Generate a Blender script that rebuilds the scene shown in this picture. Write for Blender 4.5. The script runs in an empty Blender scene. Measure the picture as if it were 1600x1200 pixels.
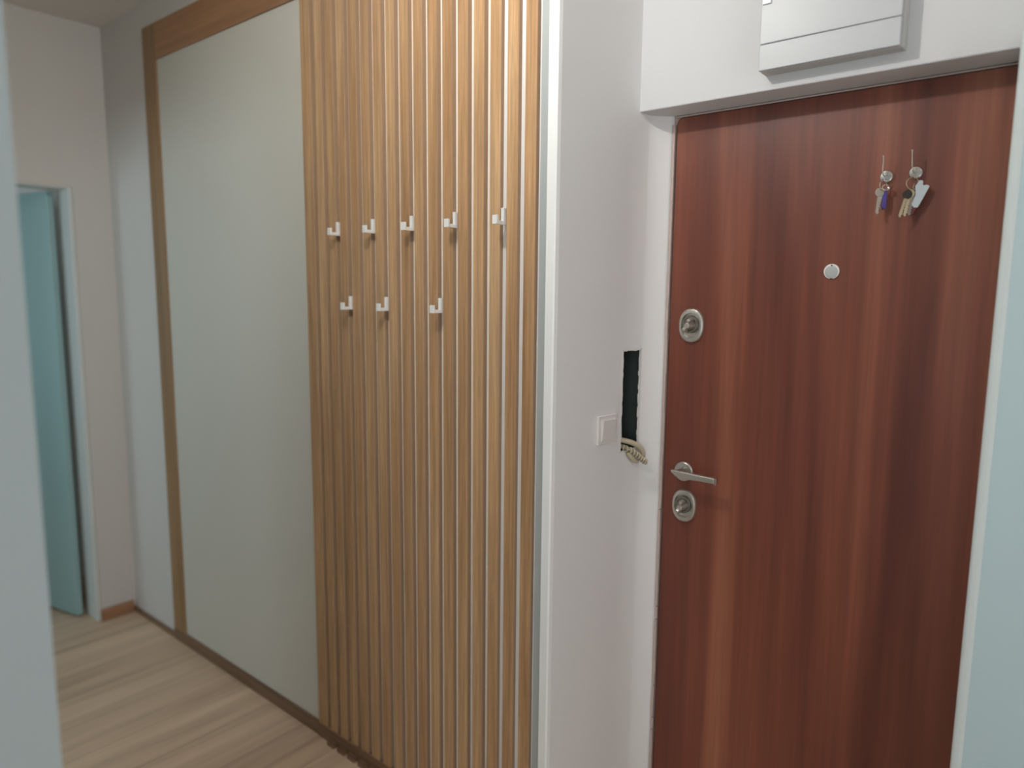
import bpy, bmesh, math, random
from mathutils import Vector, Matrix
random.seed(4)
PI = math.pi
SC = bpy.context.scene
COL = SC.collection

# ------------------------------------------------------------------ helpers
def tagit(o, label=None, cat=None, group=None, kind=None):
    if label: o['label'] = label
    if cat: o['category'] = cat
    if group: o['group'] = group
    if kind: o['kind'] = kind
    return o

ORG = {}
def thing(name, loc, label=None, cat=None, group=None, kind=None):
    o = bpy.data.objects.new(name, None)
    o.empty_display_size = .05
    COL.objects.link(o)
    o.location = loc
    ORG[o.name] = Vector(loc)
    return tagit(o, label, cat, group, kind)

def obj(name, bm, mat, parent=None, smooth=False, bevel=0, kind=None, seg=2):
    """link a bmesh drawn in world coordinates as one mesh object (under parent if given)"""
    bm.normal_update()
    me = bpy.data.meshes.new(name)
    if parent is not None:
        bmesh.ops.translate(bm, verts=bm.verts, vec=-ORG[parent.name])
    bm.to_mesh(me); bm.free()
    o = bpy.data.objects.new(name, me)
    COL.objects.link(o)
    me.materials.append(mat)
    if parent is not None:
        o.parent = parent
        ORG[o.name] = ORG[parent.name]
    else:
        ORG[o.name] = Vector((0, 0, 0))
    if smooth:
        for p in me.polygons: p.use_smooth = True
    if bevel:
        m = o.modifiers.new('bevel', 'BEVEL'); m.width = bevel; m.segments = seg
        m.limit_method = 'ANGLE'; m.angle_limit = math.radians(40)
    if kind: o['kind'] = kind
    return o

def B(): return bmesh.new()

def box(bm, x0, x1, y0, y1, z0, z1):
    v = [bm.verts.new(p) for p in ((x0,y0,z0),(x1,y0,z0),(x1,y1,z0),(x0,y1,z0),(x0,y0,z1),(x1,y0,z1),(x1,y1,z1),(x0,y1,z1))]
    for f in ((3,2,1,0),(4,5,6,7),(0,1,5,4),(1,2,6,5),(2,3,7,6),(3,0,4,7)):
        bm.faces.new([v[i] for i in f])
    return v

def obox(bm, c, ax, ay, az, hx, hy, hz):
    """oriented box: centre c, unit axes, half sizes"""
    c = Vector(c); ax, ay, az = Vector(ax).normalized(), Vector(ay).normalized(), Vector(az).normalized()
    if ax.cross(ay).dot(az) < 0: az = -az
    v = []
    for sz in (-1, 1):
        for sx, sy in ((-1,-1),(1,-1),(1,1),(-1,1)):
            v.append(bm.verts.new(c + ax*hx*sx + ay*hy*sy + az*hz*sz))
    for f in ((3,2,1,0),(4,5,6,7),(0,1,5,4),(1,2,6,5),(2,3,7,6),(3,0,4,7)):
        bm.faces.new([v[i] for i in f])

def prism(bm, poly, o, ax, ay, n, d0, d1):
    """extrude a 2-D outline (in axes ax, ay at origin o) from n*d0 to n*d1"""
    o, ax, ay, n = Vector(o), Vector(ax), Vector(ay), Vector(n)
    a = [bm.verts.new(o + ax*p[0] + ay*p[1] + n*d0) for p in poly]
    b = [bm.verts.new(o + ax*p[0] + ay*p[1] + n*d1) for p in poly]
    k = len(poly)
    bm.faces.new(a); bm.faces.new(list(reversed(b)))
    for i in range(k):
        bm.faces.new((a[(i+1) % k], a[i], b[i], b[(i+1) % k]))
    bmesh.ops.recalc_face_normals(bm, faces=bm.faces)

def lathe(bm, prof, c, axis, up=(0,0,1), n=40, sx=1, sy=1, cap=True):
    """profile [(radius, height along axis)] around axis at c; sx, sy squash the section"""
    c = Vector(c); w = Vector(axis).normalized(); v = Vector(up); v = (v - w*v.dot(w)).normalized(); u = v.cross(w)
    rings = []
    for r, h in prof:
        rings.append([bm.verts.new(c + w*h + u*(math.cos(2*PI*i/n)*r*sx) + v*(math.sin(2*PI*i/n)*r*sy)) for i in range(n)])
    for a, b in zip(rings, rings[1:]):
        for i in range(n):
            bm.faces.new((a[i], a[(i+1) % n], b[(i+1) % n], b[i]))
    if cap:
        bm.faces.new(list(reversed(rings[0]))); bm.faces.new(rings[-1])
    bmesh.ops.recalc_face_normals(bm, faces=bm.faces)

def tube(bm, pts, r, n=10, closed=False):
    pts = [Vector(p) for p in pts]
    k = len(pts); rings = []
    rr = r if isinstance(r, (list, tuple)) else [r]*k
    t = (pts[1]-pts[0]).normalized()
    ref = Vector((0,0,1)) if abs(t.z) < .9 else Vector((1,0,0))
    u = (ref - t*ref.dot(t)).normalized()
    for i in range(k):
        if closed: t = (pts[(i+1) % k]-pts[i-1]).normalized()
        else: t = (pts[min(i+1, k-1)]-pts[max(i-1, 0)]).normalized()
        u = (u - t*u.dot(t)).normalized(); w = t.cross(u)
        rings.append([bm.verts.new(pts[i] + (u*math.cos(2*PI*j/n) + w*math.sin(2*PI*j/n))*rr[i]) for j in range(n)])
    rng = range(k) if closed else range(k-1)
    for i in rng:
        a, b = rings[i], rings[(i+1) % k]
        for j in range(n):
            bm.faces.new((a[j], a[(j+1) % n], b[(j+1) % n], b[j]))
    if not closed:
        bm.faces.new(list(reversed(rings[0]))); bm.faces.new(rings[-1])

def spline(P, m=8):
    P = [Vector(p) for p in P]; out = []
    for i in range(len(P)-1):
        p0, p1, p2, p3 = P[max(i-1,0)], P[i], P[i+1], P[min(i+2,len(P)-1)]
        for j in range(m):
            t = j/m
            out.append(.5*((2*p1)+(p2-p0)*t+(2*p0-5*p1+4*p2-p3)*t*t+(-p0+3*p1-3*p2+p3)*t**3))
    out.append(P[-1]); return out

# ------------------------------------------------------------------ materials
def s2l(c):
    return tuple(((v/255)/12.92 if v/255 <= .04045 else (((v/255)+.055)/1.055)**2.4) for v in c)

def base_mat(name, col, rough=.6, metal=0, spec=.5):
    m = bpy.data.materials.new(name); m.use_nodes = True
    b = m.node_tree.nodes['Principled BSDF']
    b.inputs['Base Color'].default_value = (*col, 1)
    b.inputs['Roughness'].default_value = rough
    b.inputs['Metallic'].default_value = metal
    b.inputs['Specular IOR Level'].default_value = spec
    return m, m.node_tree.nodes, m.node_tree.links, b

def noise_bump(N, L, b, scale, strength, dist=.002, det=3):
    tc = N.new('ShaderNodeTexCoord'); n = N.new('ShaderNodeTexNoise'); n.inputs['Scale'].default_value = scale
    n.inputs['Detail'].default_value = det
    bp = N.new('ShaderNodeBump'); bp.inputs['Strength'].default_value = strength; bp.inputs['Distance'].default_value = dist
    L.new(tc.outputs['Object'], n.inputs['Vector']); L.new(n.outputs['Fac'], bp.inputs['Height']); L.new(bp.outputs['Normal'], b.inputs['Normal'])

def paint(name, col, rough=.75, mott=.03, bump=.12):
    m, N, L, b = base_mat(name, col, rough)
    tc = N.new('ShaderNodeTexCoord'); n = N.new('ShaderNodeTexNoise'); n.inputs['Scale'].default_value = 3; n.inputs['Detail'].default_value = 5
    r = N.new('ShaderNodeMapRange'); r.inputs['To Min'].default_value = 1-mott; r.inputs['To Max'].default_value = 1+mott
    mx = N.new('ShaderNodeMix'); mx.data_type = 'RGBA'; mx.blend_type = 'MULTIPLY'; mx.inputs['Factor'].default_value = 1
    mx.inputs['A'].default_value = (*col, 1)
    L.new(tc.outputs['Object'], n.inputs['Vector']); L.new(n.outputs['Fac'], r.inputs['Value'])
    L.new(r.outputs['Result'], mx.inputs['B']); L.new(mx.outputs['Result'], b.inputs['Base Color'])
    noise_bump(N, L, b, 220, bump)
    return m

def plain(name, col, rough=.5, metal=0, bump=0, scale=200):
    m, N, L, b = base_mat(name, col, rough, metal)
    if bump: noise_bump(N, L, b, scale, bump, .0008)
    return m

def wood(name, dark, mid, light, band, fine, rough=.45, axis='Z', bump=.1, fine_amt=.35, warp=.4, pos=(.3,.5,.7)):
    """grain runs along axis; band, fine = noise scale across the grain"""
    m, N, L, b = base_mat(name, mid, rough)
    tc = N.new('ShaderNodeTexCoord')
    def nz(s, ratio, det, dist=0, off=0):
        mp = N.new('ShaderNodeMapping'); sc = [s, s, s]; sc['XYZ'.index(axis)] = s*ratio
        mp.inputs['Scale'].default_value = sc; mp.inputs['Location'].default_value = (off, off, off)
        L.new(tc.outputs['Object'], mp.inputs['Vector'])
        n = N.new('ShaderNodeTexNoise'); n.inputs['Scale'].default_value = 1; n.inputs['Detail'].default_value = det; n.inputs['Distortion'].default_value = dist
        L.new(mp.outputs['Vector'], n.inputs['Vector']); return n
    n1 = nz(band, .06, 4, warp); n2 = nz(fine, .02, 5, .1, 3.7); n3 = nz(fine*3.5, .03, 2, 0, 9.1)
    cr = N.new('ShaderNodeValToRGB'); e = cr.color_ramp.elements
    e[0].position = pos[0]; e[0].color = (*dark, 1); e[1].position = pos[2]; e[1].color = (*light, 1)
    k = e.new(pos[1]); k.color = (*mid, 1)
    L.new(n1.outputs['Fac'], cr.inputs['Fac'])
    last = cr.outputs['Color']
    for n, amt in ((n2, fine_amt), (n3, fine_amt*.6)):
        r = N.new('ShaderNodeMapRange'); r.inputs['From Min'].default_value = .3; r.inputs['From Max'].default_value = .7
        r.inputs['To Min'].default_value = 1-amt; r.inputs['To Max'].default_value = 1+amt*.6
        mx = N.new('ShaderNodeMix'); mx.data_type = 'RGBA'; mx.blend_type = 'MULTIPLY'; mx.inputs['Factor'].default_value = 1
        L.new(n.outputs['Fac'], r.inputs['Value']); L.new(last, mx.inputs['A']); L.new(r.outputs['Result'], mx.inputs['B'])
        last = mx.outputs['Result']
    L.new(last, b.inputs['Base Color'])
    bp = N.new('ShaderNodeBump'); bp.inputs['Strength'].default_value = bump; bp.inputs['Distance'].default_value = .001
    L.new(n2.outputs['Fac'], bp.inputs['Height']); L.new(bp.outputs['Normal'], b.inputs['Normal'])
    return m

WALL = paint('white_emulsion', (.62, .63, .64))
WALLC = paint('warm_white_emulsion', (.64, .61, .575))
SWALL = paint('greige_emulsion', (.76, .755, .75))
AQUA = paint('pale_aqua_wall', (.45, .575, .61), .6)  # even blue-green tint over the whole right wall
LEFTP = paint('pale_grey_green_wall', (.42, .485, .495), .7)  # even grey-green tint over the hall's left wall
BEAD = paint('pale_corner_strip', (.58, .64, .64), .6)  # corner strip in a paler tint than the wall beside it
JAMB = paint('white_plaster_reveal', (.74, .76, .76), .7, .05, .3)
CEIL = paint('ceiling_emulsion', (.78, .74, .69))
MINT = plain('mint_door_laminate', (.34, .52, .53), .45, 0, .05)
CASE = paint('white_door_lining', (.66, .68, .66), .5)
OAK = wood('oak_veneer', (.25, .14, .058), (.33, .19, .083), (.39, .235, .115), 9, 70, .42, fine_amt=.14)
OAKH = wood('oak_veneer_horizontal', (.30, .145, .065), (.37, .19, .09), (.44, .245, .125), 9, 70, .45, 'X', fine_amt=.16)
SLATM = wood('oak_slat_veneer', (.39, .215, .10), (.50, .30, .15), (.59, .375, .20), 14, 130, .42, fine_amt=.26, warp=.8)
SIDEM = plain('raw_slat_board', (.40, .265, .165), .7, 0, .1)
PLINTH = wood('oak_plinth', (.16, .09, .05), (.22, .13, .075), (.28, .17, .10), 9, 60, .5, 'X')
SKIRT = wood('oak_skirting', (.26, .12, .06), (.34, .17, .09), (.42, .22, .12), 9, 60, .5, 'Y')
BACK = plain('white_melamine', (.84, .80, .74), .5, 0, .05)
PANEL = paint('greige_lacquer', (.61, .595, .53), .38, .015, .03)
DOORM = wood('walnut_laminate', (.105, .026, .016), (.195, .056, .032), (.32, .118, .066), 3.8, 34, .42, fine_amt=.17, warp=.7, pos=(.36, .50, .64), bump=.08)
FRAMEP = plain('beige_frame_plastic', (.50, .40, .36), .6)
DARKGAP = plain('dark_gap_rubber', (.03, .025, .025), .9)
STEEL = plain('brushed_nickel', (.56, .53, .48), .34, .85, .12, 400)
STEELD = plain('satin_nickel_dark', (.26, .245, .215), .3, .85, .1, 400)
CHROME = plain('chrome', (.75, .73, .70), .16, 1)
WMET = plain('white_powder_coat', (.80, .81, .80), .35, 0, .05)
ALU = plain('satin_aluminium_profile', (.42, .45, .45), .5, .1)
TRIMW = paint('lit_wall_end_white', (.86, .875, .87), .45, .01, .03)
BOXP = plain('glossy_white_plastic', (.50, .52, .54), .36, 0, .03, 60)
BOXP.node_tree.nodes['Principled BSDF'].inputs['Specular IOR Level'].default_value = .35
BOXS = plain('white_plastic_side', (.46, .46, .44), .4, 0, .03, 60)
SWP = plain('white_switch_plastic', (.72, .695, .68), .35)
CORD = plain('cream_cable_rubber', (.52, .46, .33), .55, 0, .1)
COPP = plain('grey_cable_sheath', (.36, .32, .24), .6)
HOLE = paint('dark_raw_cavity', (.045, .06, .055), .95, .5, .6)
BLUE = plain('blue_plastic', (.07, .05, .26), .35)
RED = plain('dark_red_plastic', (.16, .02, .035), .4)
CARDM = plain('pale_blue_plastic', (.50, .56, .60), .4)
BRASS = plain('brass_key_metal', (.62, .53, .36), .35, .8)
KEYM = plain('nickel_key_metal', (.55, .50, .44), .38, .7)
DARKP = plain('dark_key_head', (.05, .04, .03), .4)

def floor_mat():
    m, N, L, b = base_mat('wood_look_planks', (.4, .3, .2), .5)
    tc = N.new('ShaderNodeTexCoord')
    mp = N.new('ShaderNodeMapping'); mp.inputs['Rotation'].default_value = (0, 0, PI/2); mp.inputs['Location'].default_value = (.13, .07, 0)
    L.new(tc.outputs['Object'], mp.inputs['Vector'])
    br = N.new('ShaderNodeTexBrick'); br.inputs['Scale'].default_value = 1
    br.inputs['Brick Width'].default_value = 1.2; br.inputs['Row Height'].default_value = .198; br.inputs['Mortar Size'].default_value = .0018
    br.inputs['Color1'].default_value = (.30, .30, .30, 1); br.inputs['Color2'].default_value = (.75, .75, .75, 1); br.inputs['Mortar'].default_value = (.10, .10, .10, 1)
    br.inputs['Mortar Smooth'].default_value = .3; br.offset = .37
    L.new(mp.outputs['Vector'], br.inputs['Vector'])
    mp2 = N.new('ShaderNodeMapping'); mp2.inputs['Scale'].default_value = (14, .9, 1)
    L.new(tc.outputs['Object'], mp2.inputs['Vector'])
    n = N.new('ShaderNodeTexNoise'); n.inputs['Scale'].default_value = 1; n.inputs['Detail'].default_value = 6; n.inputs['Distortion'].default_value = .6
    L.new(mp2.outputs['Vector'], n.inputs['Vector'])
    a = N.new('ShaderNodeMix'); a.data_type = 'FLOAT'; a.inputs['Factor'].default_value = .34
    L.new(n.outputs['Fac'], a.inputs['A']); L.new(br.outputs['Color'], a.inputs['B'])
    cr = N.new('ShaderNodeValToRGB'); e = cr.color_ramp.elements
    e[0].position = .28; e[0].color = (.30, .21, .145, 1); e[1].position = .74; e[1].color = (.68, .51, .37, 1)
    k = e.new(.5); k.color = (.51, .375, .265, 1)
    L.new(a.outputs['Result'], cr.inputs['Fac']); L.new(cr.outputs['Color'], b.inputs['Base Color'])
    bp = N.new('ShaderNodeBump'); bp.inputs['Strength'].default_value = .25; bp.inputs['Distance'].default_value = .001
    L.new(br.outputs['Fac'], bp.inputs['Height']); bp.invert = True; L.new(bp.outputs['Normal'], b.inputs['Normal'])
    return m
FLOOR = floor_mat()

# ------------------------------------------------------------------ room shell
H = 2.63
bm = B(); box(bm, -5.3, 1.5, -2.3, 2.3, -.08, 0); obj('floor', bm, FLOOR, kind='structure')
bm = B(); box(bm, -5.3, 1.5, -2.3, 2.3, H, H+.08); obj('ceiling', bm, CEIL, kind='structure')

# far end of the hall with the doorway to the next room
XF = -3.428
bm = B()
box(bm, XF-.118, XF, 1.2, 1.5, 0, H)
box(bm, XF-.118, XF, .25, 1.2, 1.945, H)
obj('wall_far', bm, WALLC, kind='structure')
bm = B(); box(bm, XF-.12, XF-.001, 1.182, 1.1999, 0, 1.9449); box(bm, XF-.12, XF-.001, .25, 1.182, 1.938, 1.9449)
obj('trim_1', bm, CASE, kind='structure', bevel=.003)
# mint door leaf standing open into the next room
d2 = thing('door_2', (XF-.10, 1.165, 0), kind='structure')
a = Vector((-.9755, -.22, 0)); n = Vector((.22, -.9755, 0))
bm = B(); obox(bm, Vector((XF-.112, 1.150, .972)) + a*.40, a, n, (0,0,1), .40, .013, .960); obj('door_leaf', bm, MINT, d2, bevel=.003)
# wall behind the wardrobe, the pale strip of it seen between corner and oak frame
bm = B(); box(bm, -5.3, -1.955, 1.352, 1.42, 0, H); box(bm, -1.955, -1.1, 1.3645, 1.42, 0, H); obj('wall_wardrobe', bm, WALLC, kind='structure')
bm = B(); box(bm, XF, -3.012, 1.340, 1.3519, 0, .022); obj('baseboard_wardrobe', bm, PLINTH, kind='structure', bevel=.002)
bm = B(); box(bm, XF, XF+.014, 1.198, 1.34, 0, .055); obj('baseboard_far', bm, SKIRT, kind='structure', bevel=.003)
# next room's far wall
bm = B(); box(bm, -5.3, -5.2, -2.3, 1.4, 0, H); obj('wall_next_room', bm, WALLC, kind='structure')

# hall's left wall (camera side) with the near corner and a doorway near its far end
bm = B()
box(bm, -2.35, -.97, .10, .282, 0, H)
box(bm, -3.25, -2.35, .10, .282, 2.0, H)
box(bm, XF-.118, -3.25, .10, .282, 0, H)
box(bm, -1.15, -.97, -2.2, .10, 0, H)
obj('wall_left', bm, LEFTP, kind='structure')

# wall with switch: runs back from the wardrobe end to the front door, bends into the reveal
PATH = [(-1.012, 1.345), (-1.010, 1.3385), (-.985, 1.3385), (-.979, 1.342), (-.962, 1.510)]
TX, TY = .0995, .995
def wp(y): return (-.978 + .1*(y-1.34), y)
ys = [1.5, 1.606, 1.688]
bm = B()
Z0, Z1 = 1.106, 1.379
path = [(-1.0060, 1.352), (-1.0055, 1.3385), (-.984, 1.3385), (-.980, 1.341)] + [wp(1.35), wp(1.5), wp(1.606), wp(1.688), (-.9405, 1.694), (-.9365, 1.701), (-.9310, 1.709), (-.9240, 1.7175), (-.9160, 1.7255), (-.9075, 1.7335), (-.8985, 1.741), (-.8985, 1.80)]
def col(p, z): return bm.verts.new((p[0], p[1], z))
zs = [0, Z0, Z1, H]
cols = [[col(p, z) for z in zs] for p in path]
for i in range(len(path)-1):
    for j in range(3):
        if i == 6 and j == 1: continue          # the opening for the intercom
        bm.faces.new((cols[i][j], cols[i+1][j], cols[i+1][j+1], cols[i][j+1]))
# back side, closes the wall as a solid
bk = [[bm.verts.new((p[0], p[1], z)) for z in (0, H)] for p in ((-1.15, 1.352), (-1.15, 1.80))]
bm.faces.new((bk[0][1], bk[0][0], cols[0][0], cols[0][1], cols[0][2], cols[0][3]))
bm.faces.new((bk[1][0], bk[0][0], bk[0][1], bk[1][1]))
bm.faces.new((bk[1][0], bk[1][1], cols[-1][3], cols[-1][2], cols[-1][1], cols[-1][0]))
bmesh.ops.recalc_face_normals(bm, faces=bm.faces)
o = obj('wall_switch', bm, SWALL, kind='structure')
for p in o.data.polygons: p.use_smooth = p.center.y > 1.64 and p.center.y < 1.76 and p.center.x > -.96
o.data.materials.append(TRIMW)      # lighter copy of the wall paint on its lamp-facing end
for p in o.data.polygons:
    c = p.center
    if c.y < 1.342 and c.x > -1.010: p.material_index = 1

# the raw cavity itself, with slightly ragged edges
bm = B()
fr, bkp = [], []
y0, y1 = 1.606, 1.688
rag = [(y0, Z1)]
def wv(y, z, d=0):  # point on wall plane, d metres into it
    x, yy = wp(y); return Vector((x - d*.995, yy + d*.0995, z))
out = [(y0, Z1), (y0-.001, 1.30), (y0+.001, 1.22), (y0-.001, 1.15), (y0, Z0), (y1, Z0), (y1+.001, 1.17), (y1-.001, 1.25), (y1+.0005, 1.33), (y1, Z1)]
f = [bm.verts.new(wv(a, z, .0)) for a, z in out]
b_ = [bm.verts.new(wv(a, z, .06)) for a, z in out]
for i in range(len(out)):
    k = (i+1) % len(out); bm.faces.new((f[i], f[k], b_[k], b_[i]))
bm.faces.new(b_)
obj('trim_2', bm, HOLE, kind='structure')
# ragged plaster lips along the opening
bm = B()
def lip(y, z, w, h): obox(bm, wv(y, z, .0015), (TX, TY, 0), (.995, -.0995, 0), (0,0,1), w, .0022, h)
for i in range(22):
    z = Z0 + .006 + (Z1-Z0-.01)*i/21.
    w = .0012 + .0022*random.random()
    lip(y0+w*.5, z, w, .0068); 
    w = .0012 + .0026*random.random()
    lip(y1-w*.5, z, w, .0068)
for i in range(8):
    y = y0+.004 + (y1-y0-.008)*i/7.
    lip(y, Z1-.001-.002*random.random(), .006, .0022); lip(y, Z0+.001+.001*random.random(), .006, .002)
obj('trim_3', bm, SWALL, kind='structure')

# lintel wall above the front door
bm = B(); box(bm, -.99, 1.5, 1.648, 1.86, 1.980, H); obj('wall_lintel', bm, WALL, kind='structure', bevel=.003)
# wall to the right of the door
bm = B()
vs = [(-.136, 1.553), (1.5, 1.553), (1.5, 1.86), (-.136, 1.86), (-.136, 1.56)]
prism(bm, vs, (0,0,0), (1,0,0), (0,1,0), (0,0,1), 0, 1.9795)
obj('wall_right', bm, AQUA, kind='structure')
bm = B()
prof = [(-.150, 1.60), (-.150, 1.557), (-.1492, 1.5535), (-.1470, 1.5512), (-.1435, 1.5500), (-.137, 1.5500), (-.131, 1.5522), (-.131, 1.5529), (-.1365, 1.5600), (-.1365, 1.86), (-.150, 1.86)]
prism(bm, prof, (0,0,0), (1,0,0), (0,1,0), (0,0,1), 0, 1.9795)
obj('trim_4', bm, BEAD, kind='structure')
# parts of the room behind the camera
bm = B(); box(bm, -.97, 1.5, -2.3, -2.2, 0, H); obj('wall_back', bm, WALL, kind='structure')
bm = B(); box(bm, 1.4, 1.5, -2.2, 1.55, 0, H); obj('wall_side', bm, WALL, kind='structure')

# ------------------------------------------------------------------ front door
YD = 1.74
d1 = thing('door_1', (-.45, 1.76, 0), kind='structure')
def rounded(x0, x1, z0, z1, r):
    p = [(x1, z0), (x1, z1)]
    for i in range(7):
        a = PI/2 + PI/2*i/6; p.append((x0+r+r*math.cos(a), z1-r+r*math.sin(a)))
    p.append((x0, z0)); return p
bm = B(); prism(bm, rounded(-.888, .03, .008, 1.9725, .016), (0, 0, 0), (1,0,0), (0,0,1), (0,1,0), YD, YD+.05)
obj('door_leaf', bm, DOORM, d1)
bm = B(); prism(bm, rounded(-.8915, .04, .0, 1.9755, .018), (0, 0, 0), (1,0,0), (0,0,1), (0,1,0), YD+.004, YD+.06)
obj('door_seal', bm, DARKGAP, d1)
bm = B(); box(bm, -.93, .05, YD+.006, YD+.07, 0, 1.99); obj('door_frame', bm, FRAMEP, d1)
# thin light bead along the left and top edge, broken where plaster has crumbled
bm = B()
z = .0
while z < 1.955:
    h = .02 + .10*random.random(); h = min(h, 1.958-z)
    if z < .9: h = min(h, .035)
    w = .0012*random.random()
    box(bm, -.8985-.001, -.8935+w, YD-.0035-.001*random.random(), YD+.01, z, z+h-.0005)
    z += h + (.003 if (z < .9 and random.random() < .35) else 0)
box(bm, -.894, -.15, YD-.001, YD+.01, 1.9748, 1.9778)
obj('plaster_edge', bm, FRAMEP, d1)

def up_rosette(c, name):
    """oval security rosette with a disc and thumb turn; c on the door face"""
    c = Vector(c)
    bm = B()
    # rounded stadium outline, domed
    def ring(hw, hh, y):
        pts = []
        for i in range(48):
            a = 2*PI*i/48; e = .86
            ca, sa = math.cos(a), math.sin(a)
            pts.append(bm.verts.new(c + Vector((hw*math.copysign(abs(ca)**e, ca), -y, hh*math.copysign(abs(sa)**e, sa)))))
        return pts
    R = [ring(.0345, .0445, 0), ring(.0345, .0445, .004), ring(.0325, .0425, .0072), ring(.029, .039, .0085), ring(.0262, .0320, .0085), ring(.0260, .0315, .0015)]
    for p, q in zip(R, R[1:]):
        for i in range(48): bm.faces.new((p[i], p[(i+1) % 48], q[(i+1) % 48], q[i]))
    bm.faces.new(R[-1]); bmesh.ops.recalc_face_normals(bm, faces=bm.faces)
    r = obj('lock_rosette', bm, STEEL, d1, smooth=True)
    m = r.modifiers.new('b', 'EDGE_SPLIT'); m.split_angle = math.radians(35)
    # recessed disc behind the turn
    bm = B(); lathe(bm, [(.0232, .001), (.0232, .0105), (.0218, .0125), (.0175, .0125), (.0150, .0105)], c + Vector((-.0012,0,.0035)), (0,-1,0), n=40)
    obj('cover_disc', bm, STEELD, r, smooth=False)
    # thumb turn: stem and tapered wing with scooped sides
    bm = B(); lathe(bm, [(.011, .009), (.010, .018), (.0075, .026), (.0075, .032)], c, (0,-1,0), n=28)
    wing = [(-.0215, .0), (-.0205, .010), (-.016, .0185), (-.008, .0135), (0, .0115), (.008, .0135), (.016, .0185), (.0205, .010), (.0215, 0), (.0205, -.010), (.016, -.0185), (.008, -.0135), (0, -.0115), (-.008, -.0135), (-.016, -.0185), (-.0205, -.010)]
    ang = name
    ux = Vector((math.cos(ang), 0, math.sin(ang))); uz = Vector((-math.sin(ang), 0, math.cos(ang)))
    # wing blade: a bow-tie plate standing out from the door, thickness along uz
    blade = [(-.0195, .016), (-.0195, .030), (-.0165, .037), (-.010, .037), (-.005, .031), (.005, .031), (.010, .037), (.0165, .037), (.0195, .030), (.0195, .016), (.010, .011), (-.010, .011)]
    prism(bm, blade, c + Vector((0,0,.002)), ux, (0,-1,0), uz, -.0042, .0042)
    obj('thumb_turn', bm, STEEL, r, bevel=.0012)
    return r
up_rosette((-.825, YD, 1.443), math.radians(62))
up_rosette((-.824, YD, .957), math.radians(70))

# lever handle on a round rosette
bm = B(); lathe(bm, [(.0265, 0), (.0265, .006), (.0245, .0085), (.012, .009)], (-.829, YD, 1.051), (0,-1,0), n=44)
hr = obj('handle_rosette', bm, STEEL, d1, smooth=False, bevel=.0008)
bm = B()
lathe(bm, [(.0105, .008), (.0095, .018), (.0095, .050), (.0095, .052)], (-.826, YD, 1.0545), (0,-1,0), n=24)
obj('handle_neck', bm, STEELD, hr, smooth=False)
bm = B()
P = [(-.842, 1.0640), (-.832, 1.0650), (-.818, 1.0645), (-.790, 1.0635), (-.725, 1.0615), (-.718, 1.0615)]
Q = [(-.718, 1.0465), (-.725, 1.0465), (-.765, 1.0465), (-.795, 1.0450), (-.812, 1.0455), (-.826, 1.0500), (-.838, 1.0570)]
prism(bm, P+Q, (0,0,0), (1,0,0), (0,0,1), (0,1,0), YD-.060, YD-.046)
lv = obj('lever', bm, STEEL, hr, bevel=.0035, seg=3)
bm = B(); box(bm, -.7185, -.7130, YD-.061, YD-.045, 1.0455, 1.0625)
obj('lever_tip', bm, CHROME, hr, bevel=.001)

# peephole cover: scalloped swivelling disc with pivot screw
pp = thing('peephole_cover', (-.486, YD, 1.579), 'small round white-metal peephole cover in the middle of the brown front door', 'peephole')
bm = B(); out = []
for i in range(60):
    a = 2*PI*i/60; r = .0170
    da = abs(((a+PI/2+PI) % (2*PI)) - PI)        # notch at the bottom
    if da < .14: r = .0130
    out.append((r*math.cos(a), r*math.sin(a)))
prism(bm, out, (-.486, YD, 1.580), (1,0,0), (0,0,1), (0,-1,0), 0, .0035)
obj('disc', bm, WMET, pp, bevel=.0006)
bm = B(); lathe(bm, [(.0145, .003), (.0142, .0042), (.010, .0052), (.002, .0055)], (-.486, YD, 1.5785), (0,-1,0), n=36)
obj('inner_disc', bm, ALU, pp, smooth=False)
bm = B(); lathe(bm, [(.0016, .003), (.0016, .0050)], (-.486, YD, 1.5935), (0,-1,0), n=14)
obj('pivot_screw', bm, DARKP, pp)

# ------------------------------------------------------------------ key hooks and keys
def key_hook(c, tip, label):
    c = Vector(c); t = thing('key_hook', c, label, 'hook', 'round key hooks on the front door')
    bm = B(); lathe(bm, [(.0135, 0), (.0135, .003), (.0115, .0055), (.004, .0062)], c, (0,-1,0), n=36)
    obj('base_disc', bm, CHROME, t, smooth=False, bevel=.0005)
    bm = B()
    P = [c+Vector((0,-.005,0)), c+Vector((0,-.014,-.0015)), c+Vector((-.001,-.024,.000)), c+Vector((-.002,-.031,.008)), c+Vector(tip)+Vector((.0006,0,-.010)), c+Vector(tip)]
    tube(bm, spline(P, 8), .0012, 8)
    lathe(bm, [(.0008,-.002),(.0018,-.001),(.0018,.001),(.0008,.002)], c+Vector(tip), (0,0,1), (1,0,0), 10)
    obj('long_prong', bm, KEYM, t, smooth=True)
    bm = B()
    P = [c+Vector((0,-.005,-.002)), c+Vector((0,-.012,-.010)), c+Vector((-.001,-.022,-.012)), c+Vector((-.002,-.027,-.007))]
    tube(bm, spline(P, 7), .0013, 8)
    lathe(bm, [(.0008,-.0022),(.0021,-.001),(.0021,.001),(.0008,.0022)], c+Vector((-.002,-.027,-.006)), (0,0,1), (1,0,0), 10)
    obj('short_prong', bm, CHROME, t, smooth=True)
    return t
HA, HB = (-.386, YD, 1.782), (-.330, YD, 1.785)
key_hook(HA, (-.002, -.0335, .0385), 'round chrome door hook holding the keys with the blue fob')
key_hook(HB, (-.004, -.0335, .0415), 'round chrome door hook holding the keys with the red fob')

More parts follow.
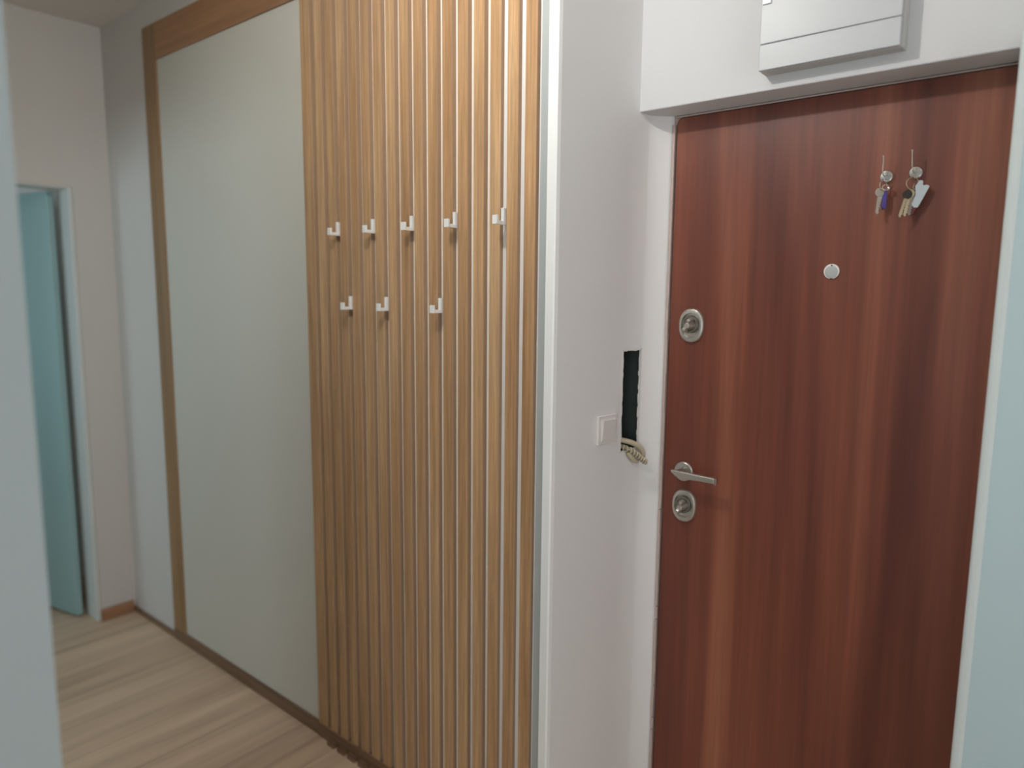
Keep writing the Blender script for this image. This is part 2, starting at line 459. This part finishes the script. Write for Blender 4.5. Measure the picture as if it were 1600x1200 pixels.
def ring(bm, c, r, n, rt=.0008):
    c = Vector(c); n = Vector(n).normalized(); u = n.cross(Vector((0,0,1))); u.normalize(); v = n.cross(u)
    tube(bm, [c + (u*math.cos(2*PI*i/28) + v*math.sin(2*PI*i/28))*r for i in range(28)], rt, 7, True)

def key(parent, top, L, face, tilt, head_r, mat, headmat=None, teeth=True):
    """flat key hanging from top; face = unit vector across the blade, tilt = lean along face"""
    top = Vector(top); fx = Vector(face).normalized(); dn = (Vector((0,0,-1)) + fx*tilt).normalized()
    fx = (fx - dn*fx.dot(dn)).normalized(); n = fx.cross(dn)
    pts = []
    for i in range(15):
        a = math.radians(-62 + 304*i/14); pts.append((head_r*math.cos(PI/2+ (a-PI/2)), -head_r - head_r*-1*0 + 0))
    # head: circle centred head_r below the top
    head = [(head_r*math.sin(math.radians(a)), head_r - head_r*math.cos(math.radians(a))) for a in range(-150, 151, 20)]
    w = .0037; bl = [(w, head_r*1.9), (w, head_r*2.2)]
    z = head_r*2.2; s = 0
    if teeth:
        while z < L-.006:
            bl.append((w-.0016*(s % 2) - .0004*((s*7) % 3), z)); bl.append((w-.0016*(s % 2) - .0004*((s*7) % 3), z+.0028)); z += .0028; s += 1
    bl += [(w*.7, L-.003), (0, L), (-w, L-.004), (-w, head_r*2.2), (-w, head_r*1.9)]
    bm = B(); prism(bm, bl, top, fx, dn, n, -.0011, .0011)
    k = obj('key', bm, mat, parent)
    bm = B(); prism(bm, head, top, fx, dn, n, -.0016 if headmat else -.0011, .0016 if headmat else .0011)
    obj('key_head', bm, headmat or mat, k, bevel=.0004)
    return k

kb = thing('key_bunch', Vector(HA)+Vector((0,-.022,-.012)), 'key bunch with narrow blue fob on the left key hook', 'keys', 'key bunches on the front door')
bm = B(); ring(bm, Vector(HA)+Vector((-.001,-.020,-.021)), .0105, (.9,-.5,.1)); ring(bm, Vector(HA)+Vector((.003,-.018,-.025)), .006, (.2,-1,0)); obj('split_ring', bm, KEYM, kb, smooth=True)
key(kb, Vector(HA)+Vector((-.006,-.024,-.026)), .056, (.75,.66,0), -.06, .0095, KEYM)
key(kb, Vector(HA)+Vector((-.003,-.019,-.026)), .050, (.85,.5,0), -.16, .0090, KEYM)
key(kb, Vector(HA)+Vector((-.001,-.014,-.028)), .045, (.6,.8,0), -.02, .0085, BRASS)
bm = B(); dn = Vector((-.08, 0, -1)).normalized()
o_ = Vector(HA)+Vector((.004,-.017,-.031))
fob = [(-.002, 0), (.0025, 0), (.0045, .014), (.0060, .034), (.0045, .040), (.001, .0385), (-.0055, .034), (-.0050, .016)]
fx = Vector((.9, .43, 0)); prism(bm, fob, o_, fx, dn, fx.cross(dn), -.0022, .0022); obj('fob', bm, BLUE, kb, bevel=.001)['label'] = 'blue plastic fob'
bm = B(); lathe(bm, [(.003, -.004), (.0036, -.001), (.0036, .002), (.002, .004)], Vector(HA)+Vector((.009,-.016,-.027)), (0,0,1), (1,0,0), 16); obj('bead', bm, CHROME, kb, smooth=True)

kb = thing('key_bunch', Vector(HB)+Vector((0,-.022,-.012)), 'key bunch with dark red fob and pale notched tag on the right hook', 'keys', 'key bunches on the front door')
bm = B(); ring(bm, Vector(HB)+Vector((-.001,-.020,-.024)), .0125, (.55,-.8,.1)); ring(bm, Vector(HB)+Vector((.004,-.018,-.032)), .0075, (.9,-.3,0)); obj('split_ring', bm, BRASS, kb, smooth=True)
key(kb, Vector(HB)+Vector((-.006,-.026,-.037)), .060, (.80,.6,0), -.26, .0100, BRASS, DARKP)
key(kb, Vector(HB)+Vector((-.002,-.021,-.036)), .057, (.9,.43,0), -.17, .0085, BRASS)
key(kb, Vector(HB)+Vector((.002,-.017,-.037)), .054, (.7,.7,0), -.14, .0090, KEYM)
bm = B(); o_ = Vector(HB)+Vector((.005,-.014,-.036)); dn = Vector((-.16, 0, -1)).normalized(); fx = Vector((.95, .3, 0))
fob = [(-.005, 0), (.005, 0), (.0095, .010), (.0095, .040), (.006, .053), (-.006, .053), (-.0085, .040), (-.0085, .010)]
prism(bm, fob, o_, fx, dn, fx.cross(dn), -.0022, .0022); obj('fob', bm, RED, kb, bevel=.001)['label'] = 'dark red plastic fob'
bm = B(); o_ = Vector(HB)+Vector((.0165,-.018,-.020)); dn = Vector((-.27, 0, -1)).normalized(); fx = Vector((.93, .20, -.30)).normalized()
tag_ = [(-.006, .0), (.001, -.001), (.0040, .008), (.0120, .005), (.0165, .007), (.0135, .030), (.0095, .053), (.0020, .055), (-.0035, .051), (-.0030, .030), (-.0060, .022), (-.0095, .013), (-.0080, .009)]
prism(bm, tag_, o_, fx, dn, fx.cross(dn), -.0014, .0014); obj('tag', bm, CARDM, kb, bevel=.0006)['label'] = 'pale blue notched plastic tag'

# ------------------------------------------------------------------ fuse box above the door
YB = 1.604
fb = thing('fuse_box', (-.488, 1.648, 2.01), 'glossy white fuse box on the wall above the front door', 'fuse box')
bm = B(); box(bm, -.6295, -.347, YB+.012, 1.648, 2.0105, 2.40); obj('housing', bm, BOXS, fb, bevel=.003)
bm = B(); box(bm, -.630, -.351, YB, YB+.013, 2.012, 2.0662); obj('lower_cover', bm, BOXP, fb, bevel=.002)
bm = B(); box(bm, -.630, -.351, YB, YB+.013, 2.0672, 2.398); dr = obj('flap_door', bm, BOXP, fb, bevel=.002)
bm = B(); box(bm, -.6275, -.608, YB-.004, YB+.004, 2.148, 2.185); obj('latch', bm, WMET, dr, bevel=.0015)

# ------------------------------------------------------------------ light switch
c = wv(1.5426, 1.178)
T, Nn, U = Vector((TX, TY, 0)), Vector((.995, -.0995, 0)), Vector((0,0,1))
sw = thing('light_switch', c, 'square white single rocker light switch beside the raw wall opening', 'light switch')
bm = B(); obox(bm, c + Nn*.004, T, Nn, U, .0395, .004, .0375); obj('switch_frame', bm, SWP, sw, bevel=.0018)
bm = B(); obox(bm, c + Nn*.0088, T, Nn, U, .0285, .001, .0285); obj('inner_frame', bm, SWP, sw, bevel=.0005)
bm = B()
# rocker tilted: the top edge stands out
q = [(-.0262, .0095), (-.0262, .0105), (.0262, .0150), (.0262, .0095)]
prism(bm, q, c, U, Nn, T, -.0262, .0262); obj('rocker', bm, SWP, sw, bevel=.0008)

# ------------------------------------------------------------------ telephone cord out of the opening
tc_ = thing('intercom_cable', wv(1.64, 1.11), 'cream coiled cable hanging out of the raw wall opening', 'cable')
def W3(y, z, d): return wv(y, z, -d)       # d in front of wall
bm = B(); tube(bm, spline([W3(1.597,1.142,-.035), W3(1.612,1.139,-.012), W3(1.640,1.131,.004), W3(1.662,1.121,.012), W3(1.678,1.108,.017), W3(1.686,1.094,.018), W3(1.690,1.082,.014)], 8), .0072, 12)
obj('cable', bm, CORD, tc_, smooth=True)
bm = B(); tube(bm, spline([W3(1.597,1.124,-.035), W3(1.612,1.122,-.012), W3(1.624,1.1185,.000), W3(1.634,1.113,.006)], 8), .0058, 10)
obj('cable_end', bm, COPP, tc_, smooth=True)
core = spline([W3(1.618,1.119,.000), W3(1.632,1.1115,.014), W3(1.646,1.101,.022), W3(1.660,1.089,.027), W3(1.672,1.079,.030), W3(1.684,1.073,.031)], 30)
hp = []
for i, p in enumerate(core):
    t = (core[min(i+1, len(core)-1)] - core[max(i-1, 0)]).normalized()
    u = (U - t*U.dot(t)).normalized(); w = t.cross(u); a = i*2*PI/15
    hp.append(p + (u*math.cos(a) + w*math.sin(a))*.0064)
bm = B(); tube(bm, hp, .0020, 7); obj('coil', bm, CORD, tc_, smooth=True)
bm = B(); tube(bm, core[10:-8:6], .0036, 8); obj('coil_core', bm, COPP, tc_, smooth=True)
bm = B(); tube(bm, spline([W3(1.632,1.104,.006), W3(1.640,1.094,.010), W3(1.652,1.083,.012), W3(1.668,1.074,.013)], 8), [.003]+[.0065]*23+[.003], 12)
obj('cable_loop', bm, CORD, tc_, smooth=True)

# ------------------------------------------------------------------ wardrobe: oak frame, sliding panel, plinth
wd = thing('wardrobe', (-2.48, 1.345, 0), 'built-in wardrobe with oak frame around one tall plain greige panel', 'wardrobe')
YW = 1.34
bm = B(); box(bm, -3.010, -2.908, YW, 1.351, .0345, 2.535); obj('side_stile', bm, OAK, wd, bevel=.001)
bm = B(); box(bm, -2.9078, -1.9545, YW, 1.351, 2.402, 2.535); obj('top_rail', bm, OAKH, wd, bevel=.001)
bm = B(); box(bm, -2.9075, -1.953, 1.346, 1.3515, .052, 2.4018); obj('panel', bm, PANEL, wd)
bm = B(); box(bm, -3.010, -1.954, YW-.001, 1.3515, 0, .0515); obj('plinth', bm, PLINTH, wd, bevel=.001)

# ------------------------------------------------------------------ slatted oak panel
P0, PW, GW, DP = -1.0735, .0541, .0198, .0175
sp = thing('slatted_panel', (-1.48, 1.345, 0), 'tall oak slat wall panel with white grooves, left of the switch wall', 'wall panel')
bm = B(); box(bm, -1.9525, -1.0290, YW+DP-.002, 1.3635, .0, 2.56); obj('backing_board', bm, BACK, sp)
slx = [(-1.9525, P0-PW*15-GW)] + [(P0-PW*k, P0-PW*k+PW-GW) for k in range(15, -1, -1)]
for x0, x1 in slx:
    bm = B(); box(bm, x0, x1, YW, YW+DP-.002, .012, 2.555)
    s = obj('slat', bm, SLATM, sp, bevel=.0006, seg=1)
    s.data.materials.append(SIDEM)
    for p in s.data.polygons:
        if abs(p.normal.x) > .9: p.material_index = 1
# dark base strip under the slats, standing slightly forward below each slat
bm = B(); box(bm, -1.9525, -1.0290, YW-.003, YW+.004, 0, .05)
for x0, x1 in slx[1:]: box(bm, x0, x1, YW-.017, YW-.0031, 0, .016)
obj('base_strip', bm, PLINTH, sp)
# aluminium profile closing the right edge
bm = B(); box(bm, -1.0285, -1.0062, YW+.003, 1.3519, 0, 2.56); obj('edge_profile', bm, ALU, sp)

# ------------------------------------------------------------------ coat hooks in the grooves
first = thing('coat_hook', (0, 0, 0))
parts = []
hw = .0044
bm = B(); box(bm, -hw, hw, -.006, DP-.0022, -.0170, .0190); obj('back_plate', bm, WMET, first, bevel=.0006)
bm = B(); box(bm, -hw*1.0, hw*1.0, -.0280, -.0062, -.0205, -.0115)
box(bm, -hw, hw, -.006, DP-.0022, -.0205, -.0172); obj('arm', bm, WMET, first, bevel=.0006)
bm = B(); box(bm, -hw*1.7, hw*1.7, -.0345, -.0282, -.0205, .0005); obj('front_lip', bm, WMET, first, bevel=.0006)
upper = [(13, 'leftmost'), (10, 'second from the left'), (7, 'middle'), (4, 'second from the right'), (1, 'rightmost')]
lower = [(12, 'leftmost'), (9, 'middle'), (5, 'rightmost')]
spots = [(k, 1.7075, 'small white coat hook on the slats, %s of five in upper row' % w) for k, w in upper] + \
        [(k, 1.4890, 'small white coat hook on the slats, %s of three in lower row' % w) for k, w in lower]
for i, (k, z, lab) in enumerate(spots):
    if i == 0: t = first
    else:
        t = first.copy(); COL.objects.link(t)
        for ch in [c_ for c_ in first.children if c_.name.split('.')[0] in ('back_plate', 'arm', 'front_lip')]:
            c2 = ch.copy(); COL.objects.link(c2); c2.parent = t
    t.location = (P0 - PW*k - GW/2 + .0022, YW, z)
    tagit(t, lab, 'coat hook', 'white coat hooks on the slatted panel')

# ------------------------------------------------------------------ light
def area(name, loc, aim, sx, sy, power, col, spread=PI):
    d = bpy.data.lights.new(name, 'AREA'); d.shape = 'RECTANGLE'; d.size = sx; d.size_y = sy; d.energy = power; d.color = col; d.spread = spread
    o = bpy.data.objects.new(name, d); COL.objects.link(o); o.location = loc
    o.rotation_euler = (Vector(aim)-Vector(loc)).to_track_quat('-Z', 'Y').to_euler(); return o
d = bpy.data.lights.new('hall_lamp', 'POINT'); d.energy = 20.5; d.shadow_soft_size = .03; d.color = (1, .97, .93)
o = bpy.data.objects.new('hall_lamp', d); COL.objects.link(o); o.location = (-.985, .65, 2.48)
area('room_fill', (.55, -2.1, 1.15), (-.35, 1.6, .9), 1.2, 1.4, 20, (.93, .97, 1.0))  # added soft fill from behind the camera, standing for window light
area('entry_fill', (.60, .1, 2.60), (.50, .3, 0), .6, .6, 3, (1, .97, .96))  # added overhead fill to raise the ambient light, no fitting modelled
area('side_fill', (1.36, .75, 1.35), (-1.0, 1.15, 1.2), 1.0, 1.6, 13, (.97, .98, 1))  # added fill from the right to lift the switch wall
area('hall_fill', (-2.25, .78, 2.60), (-2.25, .78, 0), .6, .5, 1.1, (1, .96, .92))  # added soft fill under the ceiling to brighten the far hall
area('side_room_daylight', (-2.80, -1.3, 1.75), (-2.80, 1.35, .7), .7, .5, 13, (.76, .92, 1.0))
area('next_room_daylight', (-4.4, -.6, 1.5), (-4.0, 1.1, 1.2), .8, 1.2, 7.5, (.70, .93, 1.0))
w = bpy.data.worlds.new('world'); SC.world = w; w.use_nodes = True
w.node_tree.nodes['Background'].inputs['Color'].default_value = (.6, .7, .8, 1); w.node_tree.nodes['Background'].inputs['Strength'].default_value = .15

# ------------------------------------------------------------------ camera
yaw, pitch, roll = math.radians(129.50017), math.radians(7.513025), math.radians(.557518)
f = Vector((math.cos(yaw)*math.cos(pitch), math.sin(yaw)*math.cos(pitch), -math.sin(pitch)))
r = Vector((math.sin(yaw), -math.cos(yaw), 0)); u = r.cross(f)
r2 = r*math.cos(roll) + u*math.sin(roll); u2 = -r*math.sin(roll) + u*math.cos(roll)
cam = bpy.data.cameras.new('camera'); co = bpy.data.objects.new('camera', cam); COL.objects.link(co)
M = Matrix((( r2.x, u2.x, -f.x, 0), (r2.y, u2.y, -f.y, 0), (r2.z, u2.z, -f.z, 1.53), (0,0,0,1)))
co.matrix_world = M
cam.sensor_width = 36; cam.lens = 36*1110/1600; cam.clip_start = .02
cam.dof.use_dof = True; cam.dof.focus_distance = 1.68; cam.dof.aperture_fstop = 1.35
SC.camera = co
SC.view_settings.view_transform = 'Standard'; SC.view_settings.look = 'None'
SC.view_settings.exposure = 0; SC.view_settings.gamma = 1; SC.view_settings.use_curve_mapping = False
